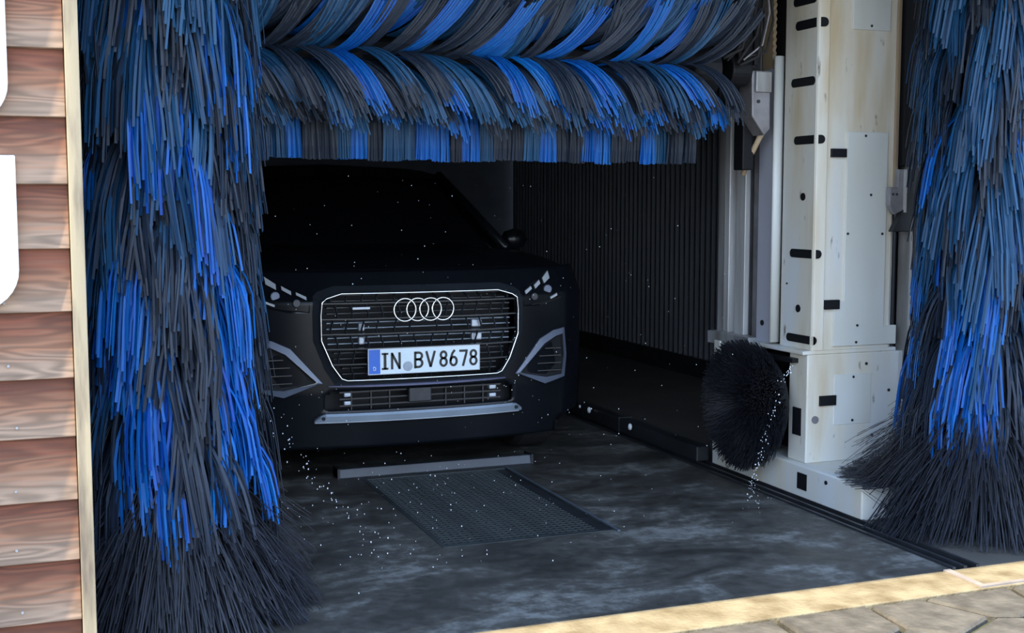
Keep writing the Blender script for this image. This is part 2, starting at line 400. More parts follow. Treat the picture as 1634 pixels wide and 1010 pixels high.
for k in range(9):
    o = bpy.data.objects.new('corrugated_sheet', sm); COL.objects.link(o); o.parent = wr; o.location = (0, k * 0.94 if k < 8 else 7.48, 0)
    s_ = o.modifiers.new('solid', 'SOLIDIFY'); s_.thickness = 0.002
    o.scale = (1, 0.94 / 1.02, 1)
box('base_board', DARKSTEEL, wr, -0.05, 0.0, 0, 8.5, 0, 0.14)
box('backing', INNER, wr, 0.004, 0.1, 0, 8.5, 0, 2.9)
tag(box('wall_header', INNER, None, -1.5, 5.2, 3.3, 3.45, 2.6, 3.05), 'header above the bay opening', kind='structure')
tag(MB().prism([(-1.13, 2.878), (6.2, 2.878), (6.2, 3.3), (0.09, 3.3), (0.09, 3.262)], 'z', 2.6, 2.72).build('shade_canopy', INNER), 'unseen narrow canopy over the entrance, shaped to keep sun off the bay floor', kind='structure')  # unseen; slanted end shaped so sun reaches the cladding, not the bay floor

# timber cladding
wf = empty('wall_front', (0, 3.3, 0)); tag(wf, 'reddish weathered timber-clad wall at the bay entrance', kind='structure')
box('backing', INNER, wf, -1.5, 0.09, 0.004, 0.16, 0, 2.6)
edges = [2.635, 2.475, 2.315, 2.155, 1.995, 1.834, 1.670, 1.504, 1.340, 1.181, 1.024, 0.857, 0.708, 0.547, 0.392, 0.236, 0.075, -0.0]
for a, b in zip(edges[:-1], edges[1:]):
    q = MB(); h = a - b
    jt = rnd.uniform(-0.0015, 0.0015)
    q.prism([(-0.004, h + 0.012), (-0.020, 0.002), (-0.004, 0.0), (0.004, h)], 'x', -1.5, 0.083)
    o = q.build('plank', PLANK, wf, bevel=0.0015, seg=1); o.location = (0, jt, b); o.rotation_euler = (0, rnd.uniform(-.003, .003), 0)
def nails():
    m_ = MB()
    for z in (1.08, 0.925, 0.77, 0.61, 0.46, 0.30):
        m_.cyl((-0.075 + rnd.uniform(0, .03), -0.0205, z - 0.03), 0.0035, 0.004, 'y', 8)
    return m_
nails().build('nail_heads', STEEL, wf)
bt = tag(box('end_batten', BATTEN, None, 0.0845, 0.118, 3.268, 3.46, 0, 2.6, bevel=0.002), 'narrow weathered timber batten closing the cladding edge', kind='structure')
bt.name = 'trim_3'
tag(box('shade_fin', DARKSTEEL, None, -0.275, -0.25, 3.186, 3.285, 0.0, 2.6), 'added unseen upright fin that shades the cladding', kind='structure')  # added fin out of view, placed to shade the cladding

# ================================================================== SIGN LETTERS
def letter(z0, h, xr, label):
    wd, t, rr = 0.205, 0.068, 0.098
    pts = [(0, h), (0, rr)]
    for k in range(1, 9):
        a = math.pi + k * math.pi / 2 / 8; pts.append((rr + rr * math.cos(a), rr + rr * math.sin(a)))
    for k in range(0, 9):
        a = 1.5 * math.pi + k * math.pi / 2 / 8; pts.append((wd - rr + rr * math.cos(a), rr + rr * math.sin(a)))
    pts += [(wd, h), (wd - t, h), (wd - t, t + .02), (wd - t - .03, t), (t + .03, t), (t, t + .02), (t, h)]
    o = MB().prism(pts, 'y', -0.012, 0.013).build('sign_letter', WHITE, None, bevel=0.003)
    o.location = (xr - wd, 3.262, z0)
    tag(o, label, 'sign', 'white sign letters on the timber wall'); return o
letter(1.485, 0.36, -0.046, 'white raised sign letter on the timber, the upper one cut by the top')
letter(1.035, 0.375, -0.036, 'white raised sign letter on the timber, the lower one with flat top')

# ================================================================== BRUSH TUFTS
def side_tuft(seed, m, name='strip_tuft', ns=17, long=1.0):
    r_ = random.Random(seed); mb = MB(); sway = r_.uniform(-.05, .05); lift = r_.uniform(0.0, .02); Rt = r_.uniform(.200, .290); Lt = r_.uniform(.30, .46) * long
    for k in range(ns):
        u = (k + .5) / ns * 2 - 1; y0 = u * 0.012; y1 = u * 0.040 + r_.uniform(-.010, .010); Rr = Rt + r_.uniform(-.03, .022); L = Lt + r_.uniform(-.07, .04)
        dep = r_.uniform(-.012, .012); P = []
        for i in range(8):
            t = i / 7
            rad = .085 + (Rr - .085) * math.sin(min(1, t * 1.25) * math.pi / 2) + 0.05 * max(0, t - .6) + dep * t
            z = lift * math.sin(math.pi * t) - L * t ** 1.7
            P.append(Vector((rad, y0 + (y1 - y0) * min(1, t * 1.6) + sway * t * t + r_.uniform(-.002, .002), z)))
        mb.strip(P, (r_.uniform(-.6, .6), 1, r_.uniform(-.2, .2)), r_.uniform(.0056, .0086), .0015, r_.random())
    return mb.mesh(name, m, fix=False)
NV = 8
TUFT = {key: [side_tuft(100 * j + i, mm) for i in range(NV)] for j, (key, mm) in enumerate((('b', M_BLUE), ('m', M_MID), ('s', M_SLATE)))}

def joined(meshes_places, name, m, parent):
    """many tufts in one mesh"""
    V = []; F = []; D = []; k = 0
    for me, M in meshes_places:
        nv = len(me.vertices); co = np.empty(nv * 3); me.vertices.foreach_get('co', co); co = co.reshape(-1, 3)
        A = np.array(M); co = co @ A[:3, :3].T + A[:3, 3]
        d = np.empty(nv); me.attributes['dye'].data.foreach_get('value', d)
        idx = np.empty(len(me.loops), dtype=np.int64); me.loops.foreach_get('vertex_index', idx)
        V.append(co); D.append(d); F.append(idx.reshape(-1, 4) + k); k += nv
    V = np.concatenate(V); F = np.concatenate(F); D = np.concatenate(D)
    me = bpy.data.meshes.new(name); me.from_pydata(V.tolist(), [], F.tolist()); me.materials.append(m)
    a = me.attributes.new('dye', 'FLOAT', 'POINT'); a.data.foreach_set('value', D.tolist())
    o = bpy.data.objects.new(name, me); COL.objects.link(o); o.parent = parent
    return o

def side_brush(x, y, label, seed, twist, skirt):
    root = empty('side_brush', (x, y, 0)); tag(root, label, 'brush', 'upright side washing brushes')
    r_ = random.Random(seed)
    MB().cyl((0, 0, 0.06), 0.085, 2.7, n=24).build('shaft', PLASTIC, root, smooth=False)
    NT, DZ = 22, 0.108
    back = {'b': [], 'm': [], 's': []}; cama = math.atan2(-y, -x)
    nfront = 0
    for j in range(20):
        z = 0.60 + j * DZ
        for i in range(NT):
            th = 2 * math.pi * (i + 0.5 * (j % 2)) / NT + r_.uniform(-.05, .05)
            ph = (th / (2 * math.pi) * 5 + z * twist + 0.2 * math.sin(3.1 * z + x) + r_.uniform(-.1, .1)) % 1.0
            if ph < 0.50: key = 'b' if r_.random() < (0.85 if z < 1.35 else 0.28) else 'm'  # fewer bright tufts higher up: lighting difference put into the strip colour
            else: key = 's' if r_.random() < 0.90 else 'm'
            me = r_.choice(TUFT[key]); zz = z + r_.uniform(-.03, .03)
            d = (th - cama + math.pi) % (2 * math.pi) - math.pi
            low = max(0, (0.95 - z)) * 0.45            # the skirt below pushes the lowest rows outwards
            sc = r_.uniform(.94, 1.06) + low
            fl_ = r_.choice((-1, 1))
            M = Matrix.Translation((0, 0, zz)) @ Matrix.Rotation(th, 4, 'Z') @ Matrix.Diagonal((sc, fl_ * (1 + low), r_.uniform(.92, 1.08), 1))
            if abs(d) < math.pi * 0.62 and nfront < 298 and z < 2.45:
                nfront += 1
                o = bpy.data.objects.new('strip_tuft', me); COL.objects.link(o); o.parent = root; o.matrix_local = M
            else: back[key].append((me, M))
    for key, m, nm in (('b', M_BLUE, 'blue_strips'), ('m', M_MID, 'steel_blue_strips'), ('s', M_SLATE, 'slate_strips')):
        if back[key]: tag(joined(back[key], nm, m, root), kind='stuff')
    mb = MB()
    for k in range(4800):
        th = r_.uniform(0, 2 * math.pi); z0 = r_.uniform(.20, .62); d = Vector((math.cos(th), math.sin(th), 0))
        Rr = r_.uniform(.30, .52) if z0 < .5 else r_.uniform(.28, .38); L = min(z0 - .006, r_.uniform(.16, .52)); tg = Vector((-d.y, d.x, 0)) * r_.uniform(-.06, .06)
        Rr *= 1.0 - 0.25 * max(0, z0 - L) 
        Rr *= skirt; P = []
        for i in range(5):
            t = i / 4; rad = .08 + (Rr - .08) * (t ** .85)
            q_ = d * rad + Vector((0, 0, z0 - L * t ** 1.35)) + tg * t * t
            if x > 2 and q_.y > .03: q_.z = max(q_.z, .150)
            P.append(q_)
        mb.strip(P, (-d.y, d.x, 0), r_.uniform(.0022, .0045), .0015, r_.random())
    o = mb.build('black_bristles', M_BLACK, root, fix=False); tag(o, 'stiff black bristle skirt sweeping the floor', kind='stuff')
    return root
side_brush(0.38, 4.02, 'tall side brush of blue and slate strips behind the timber wall edge', 3, 0.95, .93)
side_brush(3.62, 4.02, 'tall side brush of blue and slate strips in front of the white machine column', 9, -0.9, 1.14)

# ------------------------------------------------------------------ top roller
def roller_tuft(seed, m, kind):
    r_ = random.Random(seed); mb = MB(); ns = 15
    wd = {'up': .075, 'down': .080, 'fringe': .068}[kind]; bend = r_.uniform(.85, 1.15)
    for k in range(ns):
        u = (k + .5) / ns - .5; x0 = u * wd * .75; x1 = u * wd * 1.15; j = r_.uniform; P = []; l = 1 + j(-.10, .05); e = j(-.008, .008); n_ = 8
        for i in range(n_):
            t = i / (n_ - 1) * l
            if kind == 'up':
                p = (x0 + (x1 - x0) * t + .20 * bend * t ** 1.05, -.16 * math.sin(t * 1.7) + e, .02 * t + .22 * t ** 1.9)
            elif kind == 'down':
                p = (x0 + (x1 - x0) * t + .185 * bend * t ** 1.0, -.15 * math.sin(min(1.0, t) * 1.9) + e, .005 - .03 * t - .195 * t ** 1.9)
            else:
                p = (x0 + (x1 - x0) * t + .012 * bend * t * t, -.05 * math.sin(t * 2.6) + e * .6, -.345 * min(t / l * .985 + .015 * j(0, 1), 1))
            P.append(Vector(p))
        mb.strip(P, (1, r_.uniform(-.5, .5), 0) if kind != 'up' else (.8, r_.uniform(-.5, .5), -.6), j(.0052, .0070), .0013, r_.random())
    return mb.mesh('strip_tuft', m, fix=False)
RT = {(kd, key): [roller_tuft(900 + 50 * a + 10 * b + i, mm, kd) for i in range(5)]
      for a, kd in enumerate(('up', 'down', 'fringe')) for b, (key, mm) in enumerate((('b', M_BLUE), ('m', M_MID), ('s', M_SLATE)))}
roller = empty('roller_brush', (1.70, 4.80, 1.86)); tag(roller, 'horizontal top brush of blue and slate strips hanging over the car', 'brush')
MB().cyl((-1.22, 0, 0), 0.11, 2.28, 'x', 28).build('drum', PLASTIC, roller)
rr_ = random.Random(21)
rows = [('fringe', -1.10, 0.97, .066, .03, -.058), ('fringe', -1.12, 0.97, .071, .075, -.050),
        ('down', -1.12, .94, .078, -.14, .005), ('down', -1.16, .88, .080, -.10, -.02), ('down', -1.16, .86, .080, -.05, -.035), ('down', -1.16, .86, .080, -.0, -.045),
        ('up', -1.16, .88, .074, -.15, -.005), ('up', -1.16, .92, .076, -.13, .06), ('up', -1.16, .95, .076, -.13, .125),
        ('up', -1.16, .98, .076, -.10, .19), ('up', -1.16, 1.0, .076, -.04, .25), ('up', -1.16, 1.0, .078, 0.02, .30)]
for ri, (kd, x0, x1, st, yy, zz) in enumerate(rows):
    x = x0; i = 0
    while x < x1:
        g = ((x * 3.1 + ri * .37 + rr_.uniform(-.12, .12)) % 1.0)
        g = ((i + ri) % 4) / 4 + rr_.uniform(-.12, .12)
        left = x < -0.80
        key = ('b' if rr_.random() < .6 else 'm') if g < .42 else ('s' if rr_.random() < .85 else 'm')
        if left and key == 'b': key = 'm' if rr_.random() < .5 else 's'  # left end loses bright blue: its shade is put into the tuft colour
        if x > (.80 if kd == 'up' else .86) and kd != 'fringe': key = 's'
        o = bpy.data.objects.new('strip_tuft', rr_.choice(RT[(kd, key)])); COL.objects.link(o); o.parent = roller
        jz = 0 if kd == 'fringe' else rr_.uniform(-.012, .012)
        o.location = (x + rr_.uniform(-.006, .006), yy + rr_.uniform(-.01, .01), zz + jz)
        s_ = 1 if kd == 'fringe' else rr_.uniform(.92, 1.06)
        if kd != 'fringe': o.rotation_euler = (rr_.uniform(-.12, .12), rr_.uniform(-.16, .16), rr_.uniform(-.10, .10))
        o.scale = (s_, s_, s_ if kd != 'fringe' else rr_.uniform(.975, 1.012)); x += st; i += 1

# roller drive at its right end
drive = empty('roller_drive', (2.88, 4.82, 1.95)); tag(drive, 'black motor and cable cluster at the right end of the top brush', 'motor')
MB().cyl((-0.03, 0, -.08), 0.070, 0.10, 'x', 26).build('motor', PLASTIC, drive, bevel=.008)
box('gearbox', PLASTIC, drive, 0.0, 0.10, -.06, .10, -.08, .36, bevel=.012)
box('gearbox_rib', PLASTIC, drive, 0.02, 0.04, -.075, -.055, -.06, .34)
box('gearbox_rib', PLASTIC, drive, 0.07, 0.085, -.075, -.055, -.06, .34)
for a, b, c, rad in ((.0, .04, .00, .007), (.03, .0, .05, .0045), (-.03, .05, .08, .006), (.05, -.03, .1, .005), (-.05, .02, .03, .006), (-.07, -.02, .06, .008), (.01, -.05, -.03, .007), (-.10, .03, .12, .006)):
    P = [(.10 + a * .6, -.08, .34), (.09 + a, -.11, .16 + b), (.05 + a, -.12, .02 + b), (-.03 + a, -.10, -.06 + c * .3)]
    Q = []
    for i in range(3):
        for t in (0, .33, .66): Q.append(Vector(P[i]).lerp(Vector(P[i + 1]), t))
    Q.append(Vector(P[3])); MB().tube(Q, rad, 8).build('cable', GREYMETAL if rad < .005 else RUBBER, drive, smooth=True)

carr = empty('brush_carriage', (3.05, 4.85, 1.6)); tag(carr, 'weathered metal bracket carrying the roller end on its lift rail', 'bracket')
MB().prism([(-.065, .275), (.03, .275), (.035, .02), (.005, -.01), (-.06, .075)], 'y', -.03, .08).build('bracket_plate', GREYMETAL, carr, bevel=.006)
box('bracket_lip', STEEL, carr, -.05, .03, -.045, -.03, .18, .27, bevel=.004)
for z in (.14, .20, .25): MB().cyl((-.03, -.036, z), .008, .008, 'y', 8).build('bolt', DARKSTEEL, carr)
MB().tube([(0.02, 0.0, .02), (.005, .08, -.09), (-.01, .12, -.18)], .013, 8).build('support_rod', TAN, carr, smooth=True)
box('slide_block', PLASTIC, carr, -.05, .01, .06, .14, -.16, .08, bevel=.006)

# ================================================================== GANTRY COLUMN (right)
gc = empty('machine_column', (3.17, 4.59, 0)); tag(gc, 'tall cream steel machine column with stained cover plates on a white plinth', 'machine')
def gb(name, m, x0, x1, y0, y1, z0, z1, bevel=0.0, parent=None):      # world coordinates -> column's own
    return MB().box(x0 - 3.17, x1 - 3.17, y0 - 4.59, y1 - 4.59, z0, z1).build(name, m, parent or gc, bevel)
gb('plinth', CREAM, 3.11, 4.02, 4.13, 5.33, 0.0, 0.144, .006)
# lower housing, its front corner folded
MB().prism([(-.020, 0), (.50, 0), (.50, .14), (-.020, .14)], 'z', .144, .628).build('lower_housing', CREAM, gc, bevel=.006)
gb('recess_panel', PLASTIC, 3.30, 3.34, 4.73, 5.27, .144, .60)
gb('recess_top', PLASTIC, 3.118, 3.60, 4.66, 5.27, .585, .605)
gb('cap_plate', CREAM, 3.125, 3.62, 4.59, 5.33, .628, .645, .003)
gb('end_post', CREAM, 3.112, 3.16, 5.275, 5.33, .144, .62, .004)
# upper housing with chamfered corner strip
MB().prism([(0.0, .010), (.005, 0), (.055, -.004), (.06, .006), (.41, .006), (.43, .02), (.43, .25), (0.0, .25)], 'z', .645, 2.62).build('upper_housing', CREAM, gc, bevel=.002)
rg = MB().tube([(-.006, .288, .655), (-.006, .288, 1.3), (-.006, .288, 1.95)], .026, 12, flat=.55); rg.build('ridge_strip', COVER, gc, smooth=True)
MB().prism([(.325, .645), (.44, .645), (.44, 1.84), (.405, 1.90), (.325, 1.90)], 'x', -.008, .10).build('side_panel', PANELGREY, gc, bevel=.003)
gb('column_core', PLASTIC, 3.20, 3.55, 4.84, 5.05, .645, 2.62)
bz = MB(); pts = [(.345, 1.86)]
for k in range(24):
    z = 1.86 + k * .031; pts += [(.350, z), (.340, z + .016)]
pts += [(.345, 2.61), (.43, 2.61), (.43, 1.86)]
bz.prism(pts, 'x', -.004, .012).build('toothed_strip', TAN, gc)
for y0, y1, m, dx, zt in ((5.045, 5.085, GREYMETAL, .0, 2.6), (5.095, 5.15, DARKSTEEL, .02, 2.6), (5.16, 5.245, ALU, .0, 1.62), (5.25, 5.285, DARKSTEEL, .03, 2.6), (5.295, 5.34, ALU, -.005, 1.74), (5.345, 5.405, STEEL, .0, 1.74)):
    gb('guide_rail', m, 3.172 + dx, 3.215 + dx, y0, y1, .645, zt, .003)
gb('rail_foot', STEEL, 3.12, 3.25, 5.03, 5.41, .60, .66, .004)

# slots wrapped round the front corner: side piece, front piece
def slot(y1, z0, z1, xf=None):
    """y1 = how far along the side face; xf = how far onto the front face"""
    zc, h = (z0 + z1) / 2, (z1 - z0) / 2
    pts = [(y1 - h + h * math.cos(a), zc + h * math.sin(a)) for a in [k * math.pi / 8 for k in range(-4, 5)]] if True else []
    y0 = .016
    pts += ([(y0, z1), (y0, z0)] if xf else [(y0 + h + h * math.cos(a), zc + h * math.sin(a)) for a in [k * math.pi / 8 for k in range(4, 13)]])
    s = MB().prism(pts, 'x', -.0035, .002).build('slot', PLASTIC, gc)
    if xf:
        q = [(.010, z0), (xf - h, z0)] + [(xf - h + h * math.cos(a), zc + h * math.sin(a)) for a in [k * math.pi / 8 for k in range(-4, 5)]] + [(.010, z1)]
        MB().prism(q, 'y', -.0085, .004).build('slot', PLASTIC, gc)
slot(.19, 2.15, 2.19); slot(.17, 2.045, 2.085, .045); slot(.195, 1.80, 1.838); slot(.165, 1.548, 1.585, .040)
slot(.18, 1.050, 1.088, .035); slot(.195, .672, .708, .02)
for y, z in ((.088, 1.319), (.108, .824)):
    MB().cyl((-.004, y, z), .017, .006, 'x', 14).build('hole_plug', PLASTIC, gc)
MB().cyl((-.004, .20, .93), .004, .006, 'x', 8).build('hole_plug', PLASTIC, gc)
MB().cyl((-.0125, .385, .735), .013, .006, 'x', 12).build('hole_plug', DARKSTEEL, gc)

def cover(x0, x1, z0, z1, screws, notch=False):
    pts = [(x0, z0), (x1, z0), (x1, z1), (x0, z1)]
    if notch: pts = [(x0 - .05, z0), (x1 + .07, z0), (x1 + .07, z0 + .085), (x1, z0 + .085), (x1, z1), (x0, z1), (x0, z0 + .20), (x0 - .05, z0 + .20)]
    o = MB().prism([(a - 3.17, b) for a, b in pts], 'y', -.003, .007).build('cover_plate', COVER, gc, bevel=.0015, seg=1)
    for a, b in screws:
        s = MB().cyl((a - 3.17, -.006, b), .006, .004, 'y', 8).build('screw', DARKSTEEL, o)
cover(3.345, 3.540, 2.042, 2.45, [(3.440, 2.060), (3.44, 2.43)])
cover(3.330, 3.545, .660, 1.602, [(3.424, 1.585), (3.459, 1.327), (3.342, 1.157), (3.525, 1.155), (3.404, .75), (3.40, .675)], True)
cover(3.291, 3.488, .307, .534, [(3.391, .52), (3.390, .325)])
for x0, x1, z0, z1 in ((3.248, 3.322, 1.490, 1.527), (3.230, 3.304, .826, .867), (3.214, 3.298, .399, .443)):
    gb('vent_slot', PLASTIC, x0, x1, 4.579, 4.597, z0, z1)
MB().cyl((.024, -.006, .338), .017, .008, 'y', 16).build('hole_plug', GREYMETAL, gc)
for x, z in ((3.46, .576), (3.585, .45), (3.50, .25)): MB().cyl((x - 3.17, -.004, z), .007, .006, 'y', 8).build('hole_plug', DARKSTEEL, gc)
gb('vent_slot', PLASTIC, 3.1455, 3.152, 4.628, 4.69, .262, .385)
gb('vent_slot', PLASTIC, 3.1065, 3.113, 4.517, 4.587, .040, .112)
MB().cyl((-.064, -.215, .108), .009, .006, 'x', 10).build('hole_plug', PLASTIC, gc)
# right flank: black cable channel, thin rails
gb('cable_channel', PLASTIC, 3.605, 3.70, 4.56, 4.70, 1.455, 2.62, .004)
gb('edge_strip', TAN, 3.580, 3.598, 4.583, 4.60, 1.30, 2.62, .002)
gb('guide_rail', STEEL, 3.655, 3.672, 4.56, 4.64, .15, 1.46, .002)
gb('guide_rail', DARKSTEEL, 3.675, 3.70, 4.56, 4.64, .15, 1.46, .002)

sw = empty('switch_box', (3.60, 4.57, 1.30)); tag(sw, 'small grey limit switch with angled dark arm on the column edge', 'switch')
MB().prism([(-.075, .06), (-.035, .06), (-.03, .14), (.0, .14), (.0, -.04), (-.045, -.06), (-.075, -.02)], 'y', -.03, .0).build('switch_body', GREYMETAL, sw, bevel=.004)
MB().prism([(.0, .14), (.07, .14), (.07, -.02), (.03, -.135), (-.06, -.135), (.0, -.03)], 'y', -.035, -.002).build('switch_arm', DARKSTEEL, sw, bevel=.003)
box('edge_plate', ALU, sw, -.004, .006, -.042, -.03, -.05, .14)
for x, z in ((-.06, .03), (-.04, .03)): MB().cyl((x, -.034, z), .005, .005, 'y', 8).build('screw', DARKSTEEL, sw)

# ------------------------------------------------------------------ wheel brush
wb = empty('wheel_brush', (3.035, 4.87, .385)); tag(wb, 'round black bristled wheel brush on the inner side of the column plinth', 'brush')
MB().cyl((-.0, 0, 0), .215, .07, 'x', 30).build('backing_disc', PLASTIC, wb)
mb = MB(); r_ = random.Random(5)
for k in range(6500):
    th = r_.uniform(0, 2 * math.pi); rt = .20 * math.sqrt(r_.random()); Rr = min(.30, rt * 1.25 + r_.uniform(.01, .07)); L = r_.uniform(.07, .125) * (1 - .25 * (Rr / .29) ** 2)
    d = Vector((0, math.cos(th), math.sin(th))); tg = Vector((0, -d.z, d.y)) * r_.uniform(-.03, .03); P = []
    for i in range(4):
        t = i / 3; P.append(d * (rt + (Rr - rt) * t ** 1.3) + Vector((-L * t, 0, -.012 * t * t)) + tg * t)
    mb.strip(P, tg.normalized() if tg.length > 1e-4 else (0, 0, 1), r_.uniform(.0018, .0034), .0014, r_.random())
for k in range(2200):
    th = r_.uniform(0, 2 * math.pi); d = Vector((0, math.cos(th), math.sin(th))); x0 = r_.uniform(-.02, .06); Rr = r_.uniform(.255, .30)
    P = [d * .2 + Vector((x0, 0, 0)), d * (.2 + Rr) * .5 + Vector((x0 - .02, 0, 0)), d * Rr + Vector((x0 - .05, 0, -.01))]
    mb.strip(P, Vector((0, -d.z, d.y)), r_.uniform(.0018, .0034), .0014, r_.random())
tag(mb.build('bristles', M_BLACKFINE, wb, fix=False), kind='stuff')

# ================================================================== FLOOR GRATE AND BAR, GUIDE KERB
gr = empty('floor_grate', (GX0, GY0, 0)); tag(gr, 'rectangular iron drain grate in the floor before the black car', 'grate')
W_, H_ = GX1 - GX0, GY1 - GY0
MB().ring([(0, 0), (W_, 0), (W_, H_), (0, H_)], [(.02, .02), (W_ - .012, .02), (W_ - .012, H_ - .02), (.02, H_ - .02)], 'z', -.06, .002).build('frame', GRATE, gr, bevel=.001, seg=1)
box('edge_rail', SATIN2, gr, W_ - .007, W_ + .004, -.02, H_, -.01, .005)
box('cover_strip', DARKSTEEL, gr, W_ - .065, W_ - .012, .02, H_ - .02, -.03, -.004)
bm_ = MB().box(-.0035, .0035, .02, H_ - .02, -.04, -.004).mesh('bearing_bar', GRATE)
cm_ = MB().box(.02, W_ - .065, -.0035, .0035, -.03, -.002).mesh('cross_bar', GRATE)
nb = 23
for k in range(nb):
    o = bpy.data.objects.new('bearing_bar', bm_); COL.objects.link(o); o.parent = gr; o.location = (.04 + (W_ - .12) * k / (nb - 1), 0, 0)
for k in range(39):
    o = bpy.data.objects.new('cross_bar', cm_); COL.objects.link(o); o.parent = gr; o.location = (0, .045 + (H_ - .09) * k / 38, 0)
st = empty('stop_bar', (1.295, 5.66, 0)); tag(st, 'low steel channel bar lying across the floor under the car nose', 'bar')
MB().prism([(0, 0), (.09, 0), (.085, .034), (.01, .042)], 'x', 0, .99).build('channel', SLATEBAR, st, bevel=.003)
for x in (0.0, .978): box('end_cap', DARKSTEEL, st, x, x + .012, -.004, .094, 0, .046)
kb = empty('guide_kerb', (3.035, 5.36, 0)); tag(kb, 'low dark steel guide kerb running along the right side floor', 'kerb')
for k in range(4):
    MB().box(0, .075, 0, .90, .008, .085).build('kerb_length', RAIL, kb, bevel=.008).location = (0, k * .92, 0)
    if k: box('joint_plate', DARKSTEEL, kb, -.004, .08, k * .92 - .045, k * .92 + .025, .008, .089)
kb.location.x = 3.04

# ================================================================== THE CAR
CX = 1.62
def fy(dx, z):
    a = abs(dx); y = 5.33 + .10 * (a / .7) ** 2.2
    if a > .72: y += 1.44 * (a - .72) ** 1.5
    if z > .86: y += (z - .86) * .9
    if z < .45: y += (.45 - z) * .12
    return y
car = empty('car', (CX, 5.33, 0)); tag(car, 'black hatchback car with chrome ringed grille and front plate facing out of the bay', 'car')
def loc(p): return (p[0], p[1] - 5.33, p[2])
def surf(pts, off): return [loc((x, fy(x, z) - off, z)) for x, z in pts]
def dens(pts, n=6, closed=True):
    out = []; m = len(pts)
    for i in range(m if closed else m - 1):
        a, b = pts[i], pts[(i + 1) % m]
        for k in range(n): out.append((a[0] + (b[0] - a[0]) * k / n, a[1] + (b[1] - a[1]) * k / n))
    if not closed: out.append(pts[-1])
    return out
def band(name, outer, inner, o0, o1, m, back=.03, bevel=0.0, smooth=False):
    """frame that follows the nose: outer edge proud o0, inner edge proud o1, with a turned-in back"""
    A, B = dens(outer), dens(inner); n_ = len(A); mb = MB()
    vs = surf(A, -back) + surf(A, o0) + surf(B, o1) + surf(B, -back)
    fs = []
    for r in range(3):
        for i in range(n_):
            j = (i + 1) % n_; fs.append((r * n_ + i, r * n_ + j, (r + 1) * n_ + j, (r + 1) * n_ + i))
    mb.add(vs, fs); return mb.build(name, m, car, bevel=bevel, smooth=smooth)
def patch(name, poly, off, m, parent=None, thick=.012):
    A = dens(poly, 3); n_ = len(A); mb = MB(); vs = surf(A, off) + surf(A, off - thick)
    mb.add(vs, [tuple(range(n_)), tuple(range(2 * n_ - 1, n_ - 1, -1))] + [(i, (i + 1) % n_, n_ + (i + 1) % n_, n_ + i) for i in range(n_)])
    return mb.build(name, m, parent or car)
def mir(pts): return [(-x, z) for x, z in pts]

# grille opening polygons (half, mirrored)
gh = [(0, .893), (.365, .893), (.435, .873), (.455, .858), (.461, .80), (.460, .690), (.415, .580), (.375, .522), (.350, .513), (0, .513)]
GP = gh + [(-x, z) for x, z in gh[::-1][1:-1]]
def grow(P, k):   # scale about the middle
    return [(x * (1 + k / .46), .70 + (z - .70) * (1 + k / .19)) for x, z in P]
# nose skin with openings left out
nose = MB(); nx, nz = 84, 54; xs = [-.885 + 1.77 * i / nx for i in range(nx + 1)]; zs = [.20 + .79 * j / nz for j in range(nz + 1)]
def inside(P, x, z):
    c = False; j = len(P) - 1
    for i in range(len(P)):
        if (P[i][1] > z) != (P[j][1] > z) and x < (P[j][0] - P[i][0]) * (z - P[i][1]) / (P[j][1] - P[i][1]) + P[i][0]: c = not c
        j = i
    return c
LOW = [(-.43, .466), (.43, .466), (.44, .385), (.40, .372), (-.40, .372), (-.44, .385)]
vs = [loc((x, fy(x, z), z)) for z in zs for x in xs]
fs = []
GS = grow(GP, .004)
for j in range(nz):
    for i in range(nx):
        xc, zc = (xs[i] + xs[i + 1]) / 2, (zs[j] + zs[j + 1]) / 2
        if inside(GS, xc, zc) or inside(LOW, xc, zc): continue
        if abs(xc) > .70 and zc < .30 - (.885 - abs(xc)) * .2: continue
        fs.append((j * (nx + 1) + i, j * (nx + 1) + i + 1, (j + 1) * (nx + 1) + i + 1, (j + 1) * (nx + 1) + i))
nose.add(vs, fs); o = nose.build('front_bumper', PAINT, car, smooth=True, fix=False)
sd = o.modifiers.new('solid', 'SOLIDIFY'); sd.thickness = .012; sd.offset = -1

band('grille_shell', grow(GP, .032), grow(GP, .004), .004, .018, MATS['grille_gloss'], smooth=False)
MB().tube([loc((x, fy(x, z) - .026, z)) for x, z in dens(grow(GP, .001), 6)], .0042, 8, closed=True).build('grille_chrome', CHROME, car, smooth=True)
